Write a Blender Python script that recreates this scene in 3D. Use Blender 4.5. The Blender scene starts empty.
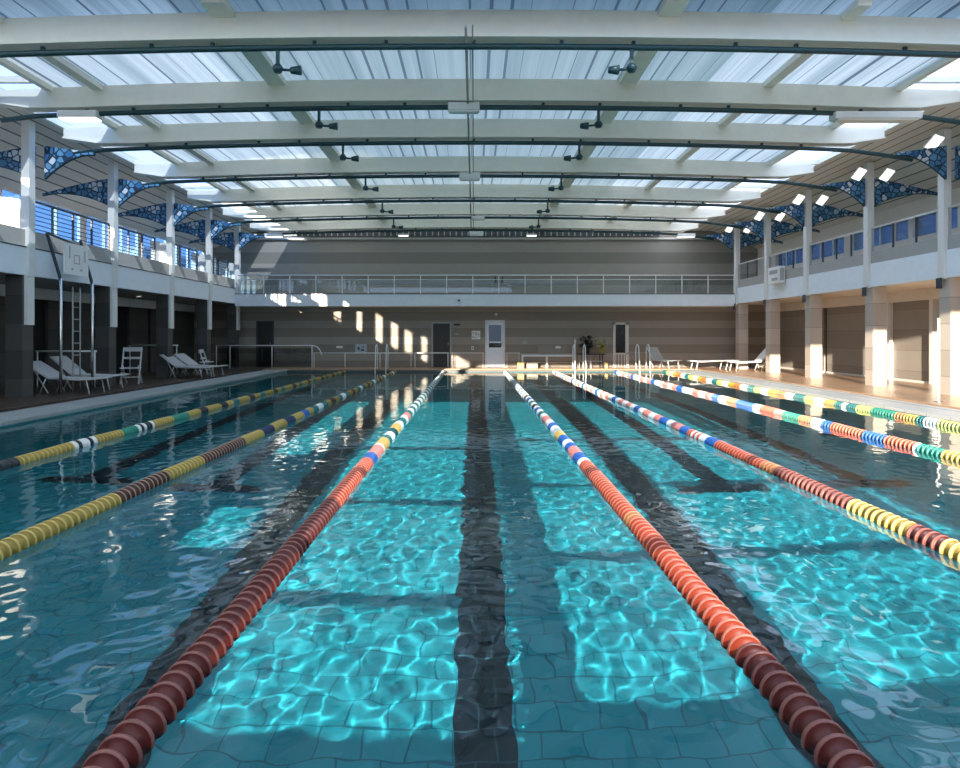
import bpy, math, random
import numpy as np
from mathutils import Vector, Matrix

random.seed(7)
rng = np.random.default_rng(5)
S = bpy.context.scene
C = S.collection
PI = math.pi

# ------------------------------------------------------------------ measures
H = 1.5                       # eye height above the water
DECK = 0.12
POOL_L, POOL_R, POOL_N, POOL_F, DEPTH = -7.75, 8.3, -1.0, 26.5, 2.2
COP_L, COP_R = -8.7, 9.3
COLX_L, COLX_R = -10.1, 11.1
COLY_L = [14.5, 17.9, 21.3, 24.4, 27.35]
COLY_R = [15.1, 18.0, 21.3, 24.2, 27.0]
WALL_L, WALL_R = -12.5, 13.3
WALL_F, WALL_F2, BACK = 28.3, 30.0, -22.0
FRAMES = [9.95, 12.6, 14.9, 18.0, 21.3, 24.3, 27.2]

# ------------------------------------------------------------------ mesh builder
class MB:
    def __init__(s):
        s.v, s.f, s.m, s.sm = [], [], [], []
    def face(s, pts, mi=0, smooth=False):
        b = len(s.v); s.v += [tuple(p) for p in pts]
        s.f.append(tuple(range(b, b + len(pts)))); s.m.append(mi); s.sm.append(smooth)
    def box(s, a, b, mi=0, M=None):
        x0, y0, z0 = a; x1, y1, z1 = b
        p = [Vector(q) for q in ((x0,y0,z0),(x1,y0,z0),(x1,y1,z0),(x0,y1,z0),(x0,y0,z1),(x1,y0,z1),(x1,y1,z1),(x0,y1,z1))]
        if M is not None: p = [M @ q for q in p]
        k = len(s.v); s.v += [tuple(q) for q in p]
        for f in ((3,2,1,0),(4,5,6,7),(0,1,5,4),(1,2,6,5),(2,3,7,6),(3,0,4,7)):
            s.f.append(tuple(k + i for i in f)); s.m.append(mi); s.sm.append(False)
        return s
    def cbox(s, c, d, mi=0, M=None):
        return s.box([c[i] - d[i] / 2 for i in range(3)], [c[i] + d[i] / 2 for i in range(3)], mi, M)
    def bar(s, p, q, w, h=None, mi=0):
        """a rectangular bar from p to q, w wide and h deep"""
        p, q = Vector(p), Vector(q); h = h or w
        d = (q - p); L = d.length
        M = Matrix.Translation(p) @ d.to_track_quat('Z', 'Y').to_matrix().to_4x4()
        return s.box((-w/2, -h/2, 0), (w/2, h/2, L), mi, M)
    def tube(s, pts, r, n=8, mi=0, caps=True):
        pts = [Vector(p) for p in pts]
        rs = r if isinstance(r, (list, tuple)) else [r] * len(pts)
        rings = []; up = None
        for i, p in enumerate(pts):
            t = (pts[min(i+1, len(pts)-1)] - pts[max(i-1, 0)]).normalized()
            if up is None:
                up = Vector((0,0,1)) if abs(t.z) < .9 else Vector((0,1,0))
            a = t.cross(up).normalized(); b = a.cross(t).normalized(); up = b
            k = len(s.v); rings.append(k)
            for j in range(n):
                an = 2*PI*j/n
                s.v.append(tuple(p + (a*math.cos(an) + b*math.sin(an)) * rs[i]))
        for i in range(len(pts)-1):
            for j in range(n):
                a0, b0 = rings[i]+j, rings[i]+(j+1) % n
                a1, b1 = rings[i+1]+j, rings[i+1]+(j+1) % n
                s.f.append((a0, b0, b1, a1)); s.m.append(mi); s.sm.append(True)
        if caps:
            s.f.append(tuple(rings[0]+j for j in range(n))[::-1]); s.m.append(mi); s.sm.append(False)
            s.f.append(tuple(rings[-1]+j for j in range(n))); s.m.append(mi); s.sm.append(False)
        return s
    def lathe(s, prof, n=20, axis='Z', loc=(0,0,0), mi=0, smooth=True):
        k0 = len(s.v); loc = Vector(loc)
        for r, h in prof:
            for j in range(n):
                a = 2*PI*j/n
                if axis == 'Z': q = Vector((r*math.cos(a), r*math.sin(a), h))
                elif axis == 'Y': q = Vector((r*math.cos(a), h, -r*math.sin(a)))
                else: q = Vector((h, r*math.cos(a), r*math.sin(a)))
                s.v.append(tuple(q + loc))
        for i in range(len(prof)-1):
            for j in range(n):
                a, b = k0+i*n+j, k0+i*n+(j+1) % n
                s.f.append((a, b, b+n, a+n)); s.m.append(mi); s.sm.append(smooth)
        return s
    def prism(s, poly, axis, a, b, mi=0):
        """extrude a 2-D outline along an axis from a to b"""
        def P(u, v, t):
            return {'X': (t,u,v), 'Y': (u,t,v), 'Z': (u,v,t)}[axis]
        n = len(poly); k = len(s.v)
        s.v += [P(u, v, a) for u, v in poly] + [P(u, v, b) for u, v in poly]
        s.f.append(tuple(range(k+n-1, k-1, -1))); s.m.append(mi); s.sm.append(False)
        s.f.append(tuple(range(k+n, k+2*n))); s.m.append(mi); s.sm.append(False)
        for i in range(n):
            j = (i+1) % n
            s.f.append((k+i, k+j, k+n+j, k+n+i)); s.m.append(mi); s.sm.append(False)
        return s
    def build(s, name, mats, parent=None, loc=None, bevel=0):
        me = bpy.data.meshes.new(name)
        me.from_pydata(s.v, [], s.f)
        for m in (mats if isinstance(mats, (list, tuple)) else [mats]): me.materials.append(m)
        me.polygons.foreach_set('material_index', s.m)
        me.polygons.foreach_set('use_smooth', s.sm)
        me.update()
        import bmesh
        bm = bmesh.new(); bm.from_mesh(me); bmesh.ops.recalc_face_normals(bm, faces=bm.faces); bm.to_mesh(me); bm.free()
        o = bpy.data.objects.new(name, me); C.objects.link(o)
        if parent is not None: o.parent = parent
        if loc is not None: o.location = loc
        if bevel:
            md = o.modifiers.new('bevel', 'BEVEL'); md.width = bevel; md.segments = 2; md.limit_method = 'ANGLE'
        return o

def tag(o, label, cat, group=None, kind=None):
    o['label'] = label; o['category'] = cat
    if group: o['group'] = group
    if kind: o['kind'] = kind
    return o
def thing(name, label, cat, loc=(0,0,0), rz=0, group=None):
    o = bpy.data.objects.new(name, None); C.objects.link(o)
    o.location = loc; o.rotation_euler = (0, 0, rz); o.empty_display_size = .2
    return tag(o, label, cat, group)
def struct(name, mb, mats, bevel=0):
    o = mb.build(name, mats, bevel=bevel); o['kind'] = 'structure'
    return o
def dup(root, loc, rz, label, group=None):
    """a copy of a thing with copies of its parts and sub-parts"""
    r = root.copy(); C.objects.link(r); r.location = loc; r.rotation_euler = (0, 0, rz)
    r['label'] = label
    if group: r['group'] = group
    for ch in list(root.children):
        c = ch.copy(); C.objects.link(c); c.parent = r
        for g in list(ch.children):
            d = g.copy(); C.objects.link(d); d.parent = c
    return r

# ------------------------------------------------------------------ materials
def new_mat(n):
    m = bpy.data.materials.new(n); m.use_nodes = True
    nt = m.node_tree; nt.nodes.clear()
    return m, nt
def N(nt, t, **kw):
    n = nt.nodes.new(t)
    for k, v in kw.items():
        if k in n.inputs: n.inputs[k].default_value = v
        else: setattr(n, k, v)
    return n
def lk(nt, a, b): nt.links.new(a, b)
def rgba(c): return (c[0], c[1], c[2], 1)
def math_node(nt, op, a, b=None, c=None):
    n = nt.nodes.new('ShaderNodeMath'); n.operation = op
    for i, x in enumerate((a, b, c)):
        if x is None: continue
        if hasattr(x, 'is_linked') or hasattr(x, 'links'): nt.links.new(x, n.inputs[i])
        else: n.inputs[i].default_value = x
    return n.outputs[0]
def mix_col(nt, fac, a, b):
    n = nt.nodes.new('ShaderNodeMix'); n.data_type = 'RGBA'
    for sock, x in ((n.inputs['Factor'], fac), (n.inputs['A'], a), (n.inputs['B'], b)):
        if hasattr(x, 'links'): nt.links.new(x, sock)
        elif isinstance(x, (tuple, list)): sock.default_value = rgba(x)
        else: sock.default_value = x
    return n.outputs['Result']
def finish(nt, sh):
    o = nt.nodes.new('ShaderNodeOutputMaterial'); nt.links.new(sh, o.inputs['Surface'])
def coords(nt):
    g = N(nt, 'ShaderNodeNewGeometry')
    sp = N(nt, 'ShaderNodeSeparateXYZ'); lk(nt, g.outputs['Position'], sp.inputs[0])
    return g.outputs['Position'], sp.outputs[0], sp.outputs[1], sp.outputs[2]

def plain(n, c, rough=.5, metal=0, var=.06, scale=6, emit=0):
    """paint, plastic or metal with a faint procedural mottling"""
    m, nt = new_mat(n)
    p = N(nt, 'ShaderNodeBsdfPrincipled', Roughness=rough, Metallic=metal)
    tc = N(nt, 'ShaderNodeTexCoord'); nz = N(nt, 'ShaderNodeTexNoise', Scale=scale, Detail=3.0)
    lk(nt, tc.outputs['Object'], nz.inputs['Vector'])
    col = mix_col(nt, nz.outputs['Fac'], tuple(x*(1-var) for x in c), tuple(min(1, x*(1+var)) for x in c))
    lk(nt, col, p.inputs['Base Color'])
    if emit:
        lk(nt, col, p.inputs['Emission Color']); p.inputs['Emission Strength'].default_value = emit
    finish(nt, p.outputs[0]); return m

def banded(n, c1, c2, course, rough=.7, joint=.012, dark=.55, zoff=0.0, vert=0.0):
    """masonry in alternating courses with thin joints"""
    m, nt = new_mat(n)
    pos, x, y, z = coords(nt)
    k = math_node(nt, 'DIVIDE', math_node(nt, 'ADD', z, 10.0 + zoff), course)
    alt = math_node(nt, 'MODULO', math_node(nt, 'FLOOR', k), 2.0)
    nz = N(nt, 'ShaderNodeTexNoise', Scale=2.5, Detail=4.0); lk(nt, pos, nz.inputs['Vector'])
    base = mix_col(nt, alt, c1, c2)
    base = mix_col(nt, math_node(nt, 'MULTIPLY', nz.outputs['Fac'], .25), base, tuple(v*.6 for v in c1))
    fr = math_node(nt, 'FRACT', k)
    j = math_node(nt, 'LESS_THAN', fr, joint/course)
    if vert:
        q = math_node(nt, 'FRACT', math_node(nt, 'DIVIDE', math_node(nt, 'ADD', math_node(nt, 'ADD', x, y), 200), vert))
        j = math_node(nt, 'MAXIMUM', j, math_node(nt, 'LESS_THAN', q, joint/vert))
    col = mix_col(nt, j, base, tuple(v*dark for v in c1))
    p = N(nt, 'ShaderNodeBsdfPrincipled', Roughness=rough); lk(nt, col, p.inputs['Base Color'])
    finish(nt, p.outputs[0]); return m

def tiled(n, c, grout, sx, sy, rough=.25, var=.1, g=.012, jitter=True):
    """ceramic tiles: running bond on whichever two axes the face lies in"""
    m, nt = new_mat(n)
    pos, x, y, z = coords(nt)
    geo = N(nt, 'ShaderNodeNewGeometry'); sn = N(nt, 'ShaderNodeSeparateXYZ'); lk(nt, geo.outputs['Normal'], sn.inputs[0])
    isz = math_node(nt, 'GREATER_THAN', math_node(nt, 'ABSOLUTE', sn.outputs[2]), .5)
    isx = math_node(nt, 'GREATER_THAN', math_node(nt, 'ABSOLUTE', sn.outputs[0]), .5)
    # u: x, except on faces that look along x: y;  v: y on the flat, z on walls
    u = math_node(nt, 'ADD', math_node(nt, 'MULTIPLY', x, math_node(nt, 'SUBTRACT', 1.0, isx)), math_node(nt, 'MULTIPLY', y, isx))
    v = math_node(nt, 'ADD', math_node(nt, 'MULTIPLY', y, isz), math_node(nt, 'MULTIPLY', z, math_node(nt, 'SUBTRACT', 1.0, isz)))
    cb = N(nt, 'ShaderNodeCombineXYZ'); lk(nt, u, cb.inputs[0]); lk(nt, v, cb.inputs[1])
    b = N(nt, 'ShaderNodeTexBrick', Scale=1.0); b.offset = .5
    b.inputs['Brick Width'].default_value = sx; b.inputs['Row Height'].default_value = sy
    b.inputs['Mortar Size'].default_value = g; b.inputs['Mortar Smooth'].default_value = .2
    b.inputs['Color1'].default_value = rgba(tuple(v_*(1-var) for v_ in c)); b.inputs['Color2'].default_value = rgba(tuple(min(1, v_*(1+var)) for v_ in c))
    b.inputs['Mortar'].default_value = rgba(grout)
    lk(nt, cb.outputs[0], b.inputs['Vector'])
    p = N(nt, 'ShaderNodeBsdfPrincipled', Roughness=rough); lk(nt, b.outputs['Color'], p.inputs['Base Color'])
    finish(nt, p.outputs[0]); return m

def glassy(n, tint, gloss=.08, rough=.02):
    m, nt = new_mat(n)
    t = N(nt, 'ShaderNodeBsdfTransparent', Color=rgba(tint)); g = N(nt, 'ShaderNodeBsdfGlossy', Roughness=rough)
    mx = N(nt, 'ShaderNodeMixShader', Fac=gloss); lk(nt, t.outputs[0], mx.inputs[1]); lk(nt, g.outputs[0], mx.inputs[2])
    finish(nt, mx.outputs[0]); return m

def roofing(n, c1, c2, transl, clear, pitch=.32, line=.03, dark=(.05,.07,.08)):
    """translucent ribbed sheet: ribs and streaks run along the hall (y)"""
    m, nt = new_mat(n)
    pos, x, y, z = coords(nt)
    cb = N(nt, 'ShaderNodeCombineXYZ'); lk(nt, math_node(nt, 'MULTIPLY', x, 3.0), cb.inputs[0]); lk(nt, math_node(nt, 'MULTIPLY', y, .05), cb.inputs[1])
    nz = N(nt, 'ShaderNodeTexNoise', Scale=1.0, Detail=5.0, Roughness=.7); lk(nt, cb.outputs[0], nz.inputs['Vector'])
    rmp = N(nt, 'ShaderNodeMapRange'); lk(nt, nz.outputs['Fac'], rmp.inputs[0])
    rmp.inputs[1].default_value = .36; rmp.inputs[2].default_value = .64
    col = mix_col(nt, rmp.outputs[0], c1, c2)
    fr = math_node(nt, 'FRACT', math_node(nt, 'DIVIDE', math_node(nt, 'ADD', x, 50.0), pitch))
    wv = N(nt, 'ShaderNodeTexWhiteNoise', noise_dimensions='1D')
    lk(nt, math_node(nt, 'FLOOR', math_node(nt, 'DIVIDE', math_node(nt, 'ADD', x, 50.0), pitch)), wv.inputs['W'])
    ln = math_node(nt, 'LESS_THAN', fr, math_node(nt, 'MULTIPLY', wv.outputs['Value'], line*2/pitch))
    col = mix_col(nt, math_node(nt, 'MULTIPLY', ln, .8), col, dark)
    d = N(nt, 'ShaderNodeBsdfDiffuse'); t = N(nt, 'ShaderNodeBsdfTranslucent'); tr = N(nt, 'ShaderNodeBsdfTransparent')
    for q in (d, t, tr): lk(nt, col, q.inputs['Color'])
    m1 = N(nt, 'ShaderNodeMixShader', Fac=transl); lk(nt, d.outputs[0], m1.inputs[1]); lk(nt, t.outputs[0], m1.inputs[2])
    m2 = N(nt, 'ShaderNodeMixShader', Fac=clear); lk(nt, m1.outputs[0], m2.inputs[1]); lk(nt, tr.outputs[0], m2.inputs[2])
    finish(nt, m2.outputs[0]); return m

WHITE = plain('white_paint', (.78,.77,.73), .45)
BEAMW = plain('beam_paint', (.80,.77,.67), .5)
CREAM = plain('cream_panel', (.84,.78,.67), .6)
FASCIA = plain('fascia_render', (.82,.87,.90), .6)
CURB = plain('curb_concrete', (.40,.39,.36), .8)
GREYP = plain('grey_panel', (.42,.42,.40), .6)
TEAL = plain('teal_steel', (.012,.055,.065), .4)
BLACK = plain('black_plastic', (.015,.017,.018), .5)
DARKM = plain('dark_metal', (.04,.055,.07), .45)
STEEL = plain('stainless_steel', (.75,.75,.73), .22, 1.0)
RAILW = plain('white_rail', (.82,.82,.79), .35)
DOORDK = plain('dark_door', (.035,.03,.027), .5)
VOID = plain('dark_opening', (.012,.012,.012), .9)
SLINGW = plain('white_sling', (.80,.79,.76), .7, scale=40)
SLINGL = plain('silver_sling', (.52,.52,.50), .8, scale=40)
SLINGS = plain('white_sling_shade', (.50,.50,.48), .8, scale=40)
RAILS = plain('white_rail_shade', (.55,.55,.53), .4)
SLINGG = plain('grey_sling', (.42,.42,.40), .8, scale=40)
SIGNW = plain('sign_white', (.85,.85,.82), .5)
INK = plain('sign_ink', (.08,.09,.1), .6)
YELLOWB = plain('yellow_plastic', (.62,.45,.12), .5)
WOODB = plain('wood_box', (.50,.33,.16), .6)
LEAF = plain('dark_leaf', (.01,.018,.01), .5, var=.5)
LEAFY = plain('yellow_leaf', (.40,.42,.05), .5, var=.4)
LAMPW = plain('lamp_glass', (1,.97,.9), .4, emit=1.6)
COPE = tiled('coping_stone', (.62,.63,.60), (.35,.36,.35), .6, .6, .45, .05, .008)
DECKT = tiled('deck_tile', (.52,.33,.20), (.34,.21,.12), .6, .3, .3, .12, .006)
POOLT = tiled('pool_tile', (.014,.195,.23), (.006,.09,.12), .30, .26, .3, .10, .007)
POOLW = tiled('pool_wall_tile', (.10,.38,.42), (.04,.2,.24), .3, .15, .3, .10, .006)
LINET = tiled('line_tile', (.006,.011,.018), (.02,.05,.06), .30, .26, .3, .2, .007)
WALLB = banded('wall_courses', (.27,.24,.20), (.38,.34,.29), .36, zoff=.05)
WALLU = banded('upper_wall_courses', (.24,.23,.20), (.36,.34,.30), .5, zoff=.1)
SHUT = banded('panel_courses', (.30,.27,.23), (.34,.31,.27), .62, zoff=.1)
PIERD = banded('pier_tile_shade', (.085,.082,.076), (.06,.058,.054), .62, .5, .014, .45)  # pier tile with the left side's shade put into its colour
SHUTD = banded('panel_courses_shade', (.075,.073,.067), (.09,.087,.08), .62, zoff=.1)  # wall panels darkened to stand for shade in the left aisle
DECKD = tiled('deck_tile_shade', (.085,.06,.043), (.045,.033,.025), .6, .3, .3, .12, .006)  # same deck tile, darkened as if in shade on the left
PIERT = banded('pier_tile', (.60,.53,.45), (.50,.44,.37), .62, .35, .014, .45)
ROOF = roofing('roof_sheet', (.17,.205,.185), (.25,.275,.245), .8, .03)
ROOFS = roofing('roof_sheet_side', (.26,.29,.265), (.48,.48,.43), .75, .03, .45, .05)
SOFF = banded('soffit_boards', (.66,.62,.54), (.66,.62,.54), .4)
SOLID = plain('roof_deck', (.05,.055,.06), .8)
GLASS = glassy('clear_glass', (.36,.50,.66), .06)
SKYGL = glassy('skylight_glass', (.62,.72,.85), .05)
BLUEGL = glassy('blue_glass', (.010,.15,.25), .05)
DARKGL = glassy('dark_glass', (.10,.12,.13), .05)

def soffit_mat():
    m, nt = new_mat('soffit_corrugated'); pos, x, y, z = coords(nt)
    fr = math_node(nt, 'FRACT', math_node(nt, 'DIVIDE', math_node(nt, 'ADD', x, 50), .36))
    ln = math_node(nt, 'LESS_THAN', fr, .12)
    wv = N(nt, 'ShaderNodeTexWhiteNoise', noise_dimensions='1D'); lk(nt, math_node(nt, 'FLOOR', math_node(nt, 'DIVIDE', math_node(nt, 'ADD', x, 50), .36)), wv.inputs['W'])
    col = mix_col(nt, ln, mix_col(nt, wv.outputs['Value'], (.68,.62,.52), (.84,.77,.66)), (.17,.155,.13))
    p = N(nt, 'ShaderNodeBsdfPrincipled', Roughness=.6); lk(nt, col, p.inputs['Base Color']); finish(nt, p.outputs[0]); return m
SOFF = soffit_mat()

def bracket_mat():
    m, nt = new_mat('blue_lattice'); tc = N(nt, 'ShaderNodeTexCoord')
    vo = N(nt, 'ShaderNodeTexVoronoi', Scale=7.0, feature='DISTANCE_TO_EDGE'); lk(nt, tc.outputs['Object'], vo.inputs['Vector'])
    v2 = N(nt, 'ShaderNodeTexVoronoi', Scale=7.0); lk(nt, tc.outputs['Object'], v2.inputs['Vector'])
    sp = N(nt, 'ShaderNodeSeparateColor'); lk(nt, v2.outputs['Color'], sp.inputs[0])
    col = mix_col(nt, sp.outputs[0], (.02,.13,.30), (.16,.38,.62))
    col = mix_col(nt, math_node(nt, 'GREATER_THAN', sp.outputs[1], .82), col, (.62,.70,.78))
    col = mix_col(nt, math_node(nt, 'LESS_THAN', vo.outputs['Distance'], .09), col, (.012,.035,.07))
    p = N(nt, 'ShaderNodeBsdfPrincipled', Roughness=.5); lk(nt, col, p.inputs['Base Color'])
    finish(nt, p.outputs[0]); return m
LATT = bracket_mat()

FL = {}
for k, c in dict(red=(.72,.09,.03), brick_shade=(.17,.022,.016), brown=(.11,.03,.013), yellow=(.66,.42,.06), gold=(.52,.36,.07),  # dark red serves one rope's own bands and red floats in shade
                 blue=(.02,.12,.42), navy=(.012,.03,.09), white=(.80,.80,.76), teal=(.02,.16,.17), green=(.02,.24,.16),
                 pink=(.75,.26,.22), orange=(.72,.24,.07), lime=(.55,.58,.16), dark=(.02,.025,.03)).items():
    FL[k] = plain('float_' + k, c, .4)

# ------------------------------------------------------------------ water, with real ripples
def water_mat():
    m, nt = new_mat('water')
    g = N(nt, 'ShaderNodeBsdfGlass', Roughness=0.0, IOR=1.27)
    g.inputs['Color'].default_value = (.93, .99, 1.0, 1)
    finish(nt, g.outputs[0]); return m
def make_water():
    xs = np.linspace(POOL_L, POOL_R, 900)
    t = np.linspace(0, 1, 1250)
    ys = POOL_N + (POOL_F - POOL_N) * (0.55*t + 0.45*t*t)
    X, Y = np.meshgrid(xs, ys)
    Z = np.zeros_like(X)
    for i in range(70):
        L = rng.uniform(.11, .30) if i < 46 else rng.uniform(.7, 2.4)
        th = rng.uniform(0, 2*PI); k = 2*PI/L
        slope = .0038 if i < 46 else .0012
        fade = 1.0 if i >= 46 else np.clip(1.15 - Y/20.0, .22, 1.0)
        Z += fade*(slope/k)*np.sin(k*(X*math.cos(th) + Y*math.sin(th)) + rng.uniform(0, 6.28))
    V = np.stack([X, Y, Z], -1).reshape(-1, 3).astype(np.float32)
    ny, nx = X.shape
    idx = np.arange(nx*ny).reshape(ny, nx)
    F = np.stack([idx[:-1,:-1], idx[:-1,1:], idx[1:,1:], idx[1:,:-1]], -1).reshape(-1, 4)
    me = bpy.data.meshes.new('pool_water')
    me.vertices.add(len(V)); me.vertices.foreach_set('co', V.ravel())
    me.loops.add(F.size); me.loops.foreach_set('vertex_index', F.ravel().astype(np.int32))
    me.polygons.add(len(F)); me.polygons.foreach_set('loop_start', np.arange(0, F.size, 4).astype(np.int32))
    me.update(calc_edges=True)
    me.polygons.foreach_set('use_smooth', np.ones(len(F), bool))
    me.materials.append(water_mat())
    o = bpy.data.objects.new('pool_water', me); C.objects.link(o)
    o.cycles.is_caustics_caster = True
    return tag(o, 'clear turquoise rippled water filling the swimming pool', 'water', kind='stuff')
make_water()

# ------------------------------------------------------------------ pool basin
def pool_floor():
    lines = [(.07, .21, POOL_N+.6, 24.3, False), (-2.28, .2, POOL_N+.6, 24.3, False), (2.3, .2, POOL_N+.6, 24.3, False),
             (3.4, .17, 8.6, 24.3, True), (5.35, .17, 8.6, 24.3, True), (-3.55, .17, 8.6, 24.3, True), (-5.4, .17, 8.8, 24.3, True), (7.2, .15, 12, 24.3, True)]
    xs = {POOL_L, POOL_R}; ys = {POOL_N, POOL_F}
    for x, w, a, b, tt in lines:
        xs |= {x-w, x+w}; ys |= {a, b}
        if tt: xs |= {x-.62, x+.62}; ys |= {a+.34}
    xs, ys = sorted(xs), sorted(ys)
    mb = MB()
    for i in range(len(xs)-1):
        for j in range(len(ys)-1):
            cx, cy = (xs[i]+xs[i+1])/2, (ys[j]+ys[j+1])/2
            dk = False
            for x, w, a, b, tt in lines:
                if abs(cx-x) < w and a < cy < b: dk = True
                if tt and abs(cx-x) < .62 and a < cy < a+.34: dk = True
            mb.face([(xs[i],ys[j],-DEPTH),(xs[i+1],ys[j],-DEPTH),(xs[i+1],ys[j+1],-DEPTH),(xs[i],ys[j+1],-DEPTH)], 1 if dk else 0)
    o = struct('floor_pool', mb, [POOLT, LINET]); o.cycles.is_caustics_receiver = True
pool_floor()
for nm, a, b in (('wall_pool_left', (POOL_L-.2, POOL_N-.2, -DEPTH-.2), (POOL_L, POOL_F+.2, .03)),
                 ('wall_pool_right', (POOL_R, POOL_N-.2, -DEPTH-.2), (POOL_R+.2, POOL_F+.2, .03)),
                 ('wall_pool_far', (POOL_L, POOL_F, -DEPTH-.2), (POOL_R, POOL_F+.2, .03)),
                 ('wall_pool_near', (POOL_L, POOL_N-.2, -DEPTH-.2), (POOL_R, POOL_N, .03))):
    o = struct(nm, MB().box(a, b), POOLW if nm != 'wall_pool_far' else tiled('pool_end_tile', (.03,.12,.14), (.02,.07,.09), .3, .15, .3, .1, .006)); o.cycles.is_caustics_receiver = True

# copings and deck
COPD = tiled('coping_stone_shade', (.34,.37,.36), (.22,.24,.23), .6, .6, .45, .05, .008)  # left coping stone, its shade painted into the tone
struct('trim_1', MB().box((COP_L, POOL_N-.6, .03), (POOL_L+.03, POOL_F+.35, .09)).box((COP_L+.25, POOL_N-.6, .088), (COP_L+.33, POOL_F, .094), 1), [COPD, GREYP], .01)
struct('trim_2', MB().box((POOL_R-.03, POOL_N-.6, .03), (COP_R, POOL_F+.35, .09)).box((COP_R-.33, POOL_N-.6, .088), (COP_R-.25, POOL_F, .094), 1), [COPE, GREYP], .01)
struct('trim_3', MB().box((POOL_L+.03, POOL_F-.03, .03), (POOL_R-.03, POOL_F+.35, .09)), plain('end_coping', (.15,.125,.095), .6), .01)
struct('trim_4', MB().box((POOL_L+.03, POOL_N-.6, .03), (POOL_R-.03, POOL_N+.03, .09)), COPE, .01)
struct('trim_5', MB().box((COP_L-.16, POOL_N-.6, .02), (COP_L, POOL_F+.35, .075)), DARKM)
struct('trim_6', MB().box((COP_R, POOL_N-.6, .02), (COP_R+.06, POOL_F+.35, .075)), DARKM)
mb = MB()
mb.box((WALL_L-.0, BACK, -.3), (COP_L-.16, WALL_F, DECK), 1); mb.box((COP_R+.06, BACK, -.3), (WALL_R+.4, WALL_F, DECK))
mb.box((COP_L-.16, POOL_F+.35, -.3), (COP_R+.06, WALL_F, DECK)); mb.box((COP_L-.16, BACK, -.3), (COP_R+.06, POOL_N-.6, DECK))
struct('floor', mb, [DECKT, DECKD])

# ------------------------------------------------------------------ walls
def wall_with_holes(mb, plane, p0, p1, u0, u1, z0, z1, holes, mi=0):
    """a wall slab with rectangular openings (u0, u1, z0, z1); plane 'X' or 'Y' tells which axis is its thickness"""
    us = sorted({u0, u1, *[h[0] for h in holes], *[h[1] for h in holes]})
    zs = sorted({z0, z1, *[h[2] for h in holes], *[h[3] for h in holes]})
    us = [u for u in us if u0 <= u <= u1]; zs = [z for z in zs if z0 <= z <= z1]
    for i in range(len(us)-1):
        for j in range(len(zs)-1):
            cu, cz = (us[i]+us[i+1])/2, (zs[j]+zs[j+1])/2
            if any(h[0] < cu < h[1] and h[2] < cz < h[3] for h in holes): continue
            if plane == 'X': mb.box((p0, us[i], zs[j]), (p1, us[i+1], zs[j+1]), mi)
            else: mb.box((us[i], p0, zs[j]), (us[i+1], p1, zs[j+1]), mi)

# the low evening sun travels along (SA, 1, -SZ)
SA, SZ = .25, .14
def on_left_wall(px, py):
    """far-wall pixel -> (y, z) where that ray of sun crosses the left outer wall"""
    X = (px-474)*WALL_F/640; Z = H + (336-py)*WALL_F/640
    dx = X - WALL_L
    return WALL_F - dx/SA, Z + dx/SA*SZ
holes_l = []
for (x0, x1, yt, yb) in ((334,342,300,321),(357,363,308,331),(376,383.5,315,341.5),(391.5,399,323.5,348),(405,413,331,353),(422,428,337,361)):
    ya, za = on_left_wall(x0, yt); yb_, zb = on_left_wall(x1, yt)
    t1 = on_left_wall((x0+x1)/2, yt)[1]; b1 = on_left_wall((x0+x1)/2, yb)[1]
    holes_l.append((min(ya, yb_), max(ya, yb_), max(5.7, min(b1, t1-.4)), min(7.35, t1)))
holes_l.append((BACK+.4, -18.2, 5.9, 7.2))
holes_l.append((3.0, 9.2, 6.25, 7.35))  # unseen opening added to let sun onto the far gallery slab
def side_windows(ylist, z0, z1): return [(a, b, z0, z1) for a, b in ylist]
GL_L = [(13.9, 16.6), (16.9, 20.3), (20.6, 23.8), (24.1, 26.9), (27.2, 29.6)]
mb = MB(); wall_with_holes(mb, 'X', WALL_L-.06, WALL_L, BACK, WALL_F2+.3, -.3, 7.9, holes_l + side_windows(GL_L, 3.75, 5.42) + [(6.0, 13.6, 4.3, 5.9)])  # last opening, out of view, added to sun the end panels
# lower part is courses darkened for shade, handled by a lining
struct('wall_left', mb, WHITE)
GL_R = [(2.0, 8.0), (8.3, 11.0), (11.3, 14.2), (14.6, 17.2), (17.6, 19.4), (19.6, 22.6), (23.0, 25.6), (25.9, 28.2)]
mb = MB(); wall_with_holes(mb, 'X', WALL_R, WALL_R+.3, BACK, WALL_F2+.3, -.3, 7.9, side_windows(GL_R, 4.48, 5.10))
struct('wall_right', mb, CREAM)
mb = MB(); wall_with_holes(mb, 'Y', BACK-.3, BACK, WALL_L-.3, WALL_R+.3, -.3, 12.5, [(WALL_L, -9, 6.1, 7.25), (-9, -4, 5.3, 7.25), (-4, 4.5, .6, 7.25)])
struct('wall_near_unseen', mb, WHITE)  # unseen end wall; openings and extra height shape the low sun
DOORS_F = {'white': (485, 505, 320, 368.5), 'dark': (431.5, 451.5, 322, 369), 'left': (256.5, 274, 321, 369), 'win': (613, 628.5, 322.5, 354.5)}
def fx(px, Y=WALL_F): return (px-474)*Y/640
def fz(py, Y=WALL_F): return H + (336-py)*Y/640
mb = MB(); wall_with_holes(mb, 'Y', WALL_F, WALL_F+.3, WALL_L-.3, WALL_R+.3, -.3, 3.2,
    [(fx(d[0]), fx(d[1]), DECK if k != 'win' else fz(d[3]), fz(d[2])) for k, d in DOORS_F.items()])
mb.box((WALL_L, WALL_F+.3, -.3), (WALL_R, WALL_F+.4, 3.2), 1)
struct('wall_far', mb, [WALLB, VOID])
struct('wall_far_upper', MB().box((WALL_L-.3, WALL_F2, 2.6), (WALL_R+.3, WALL_F2+.3, 7.9)), WALLU)
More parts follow.
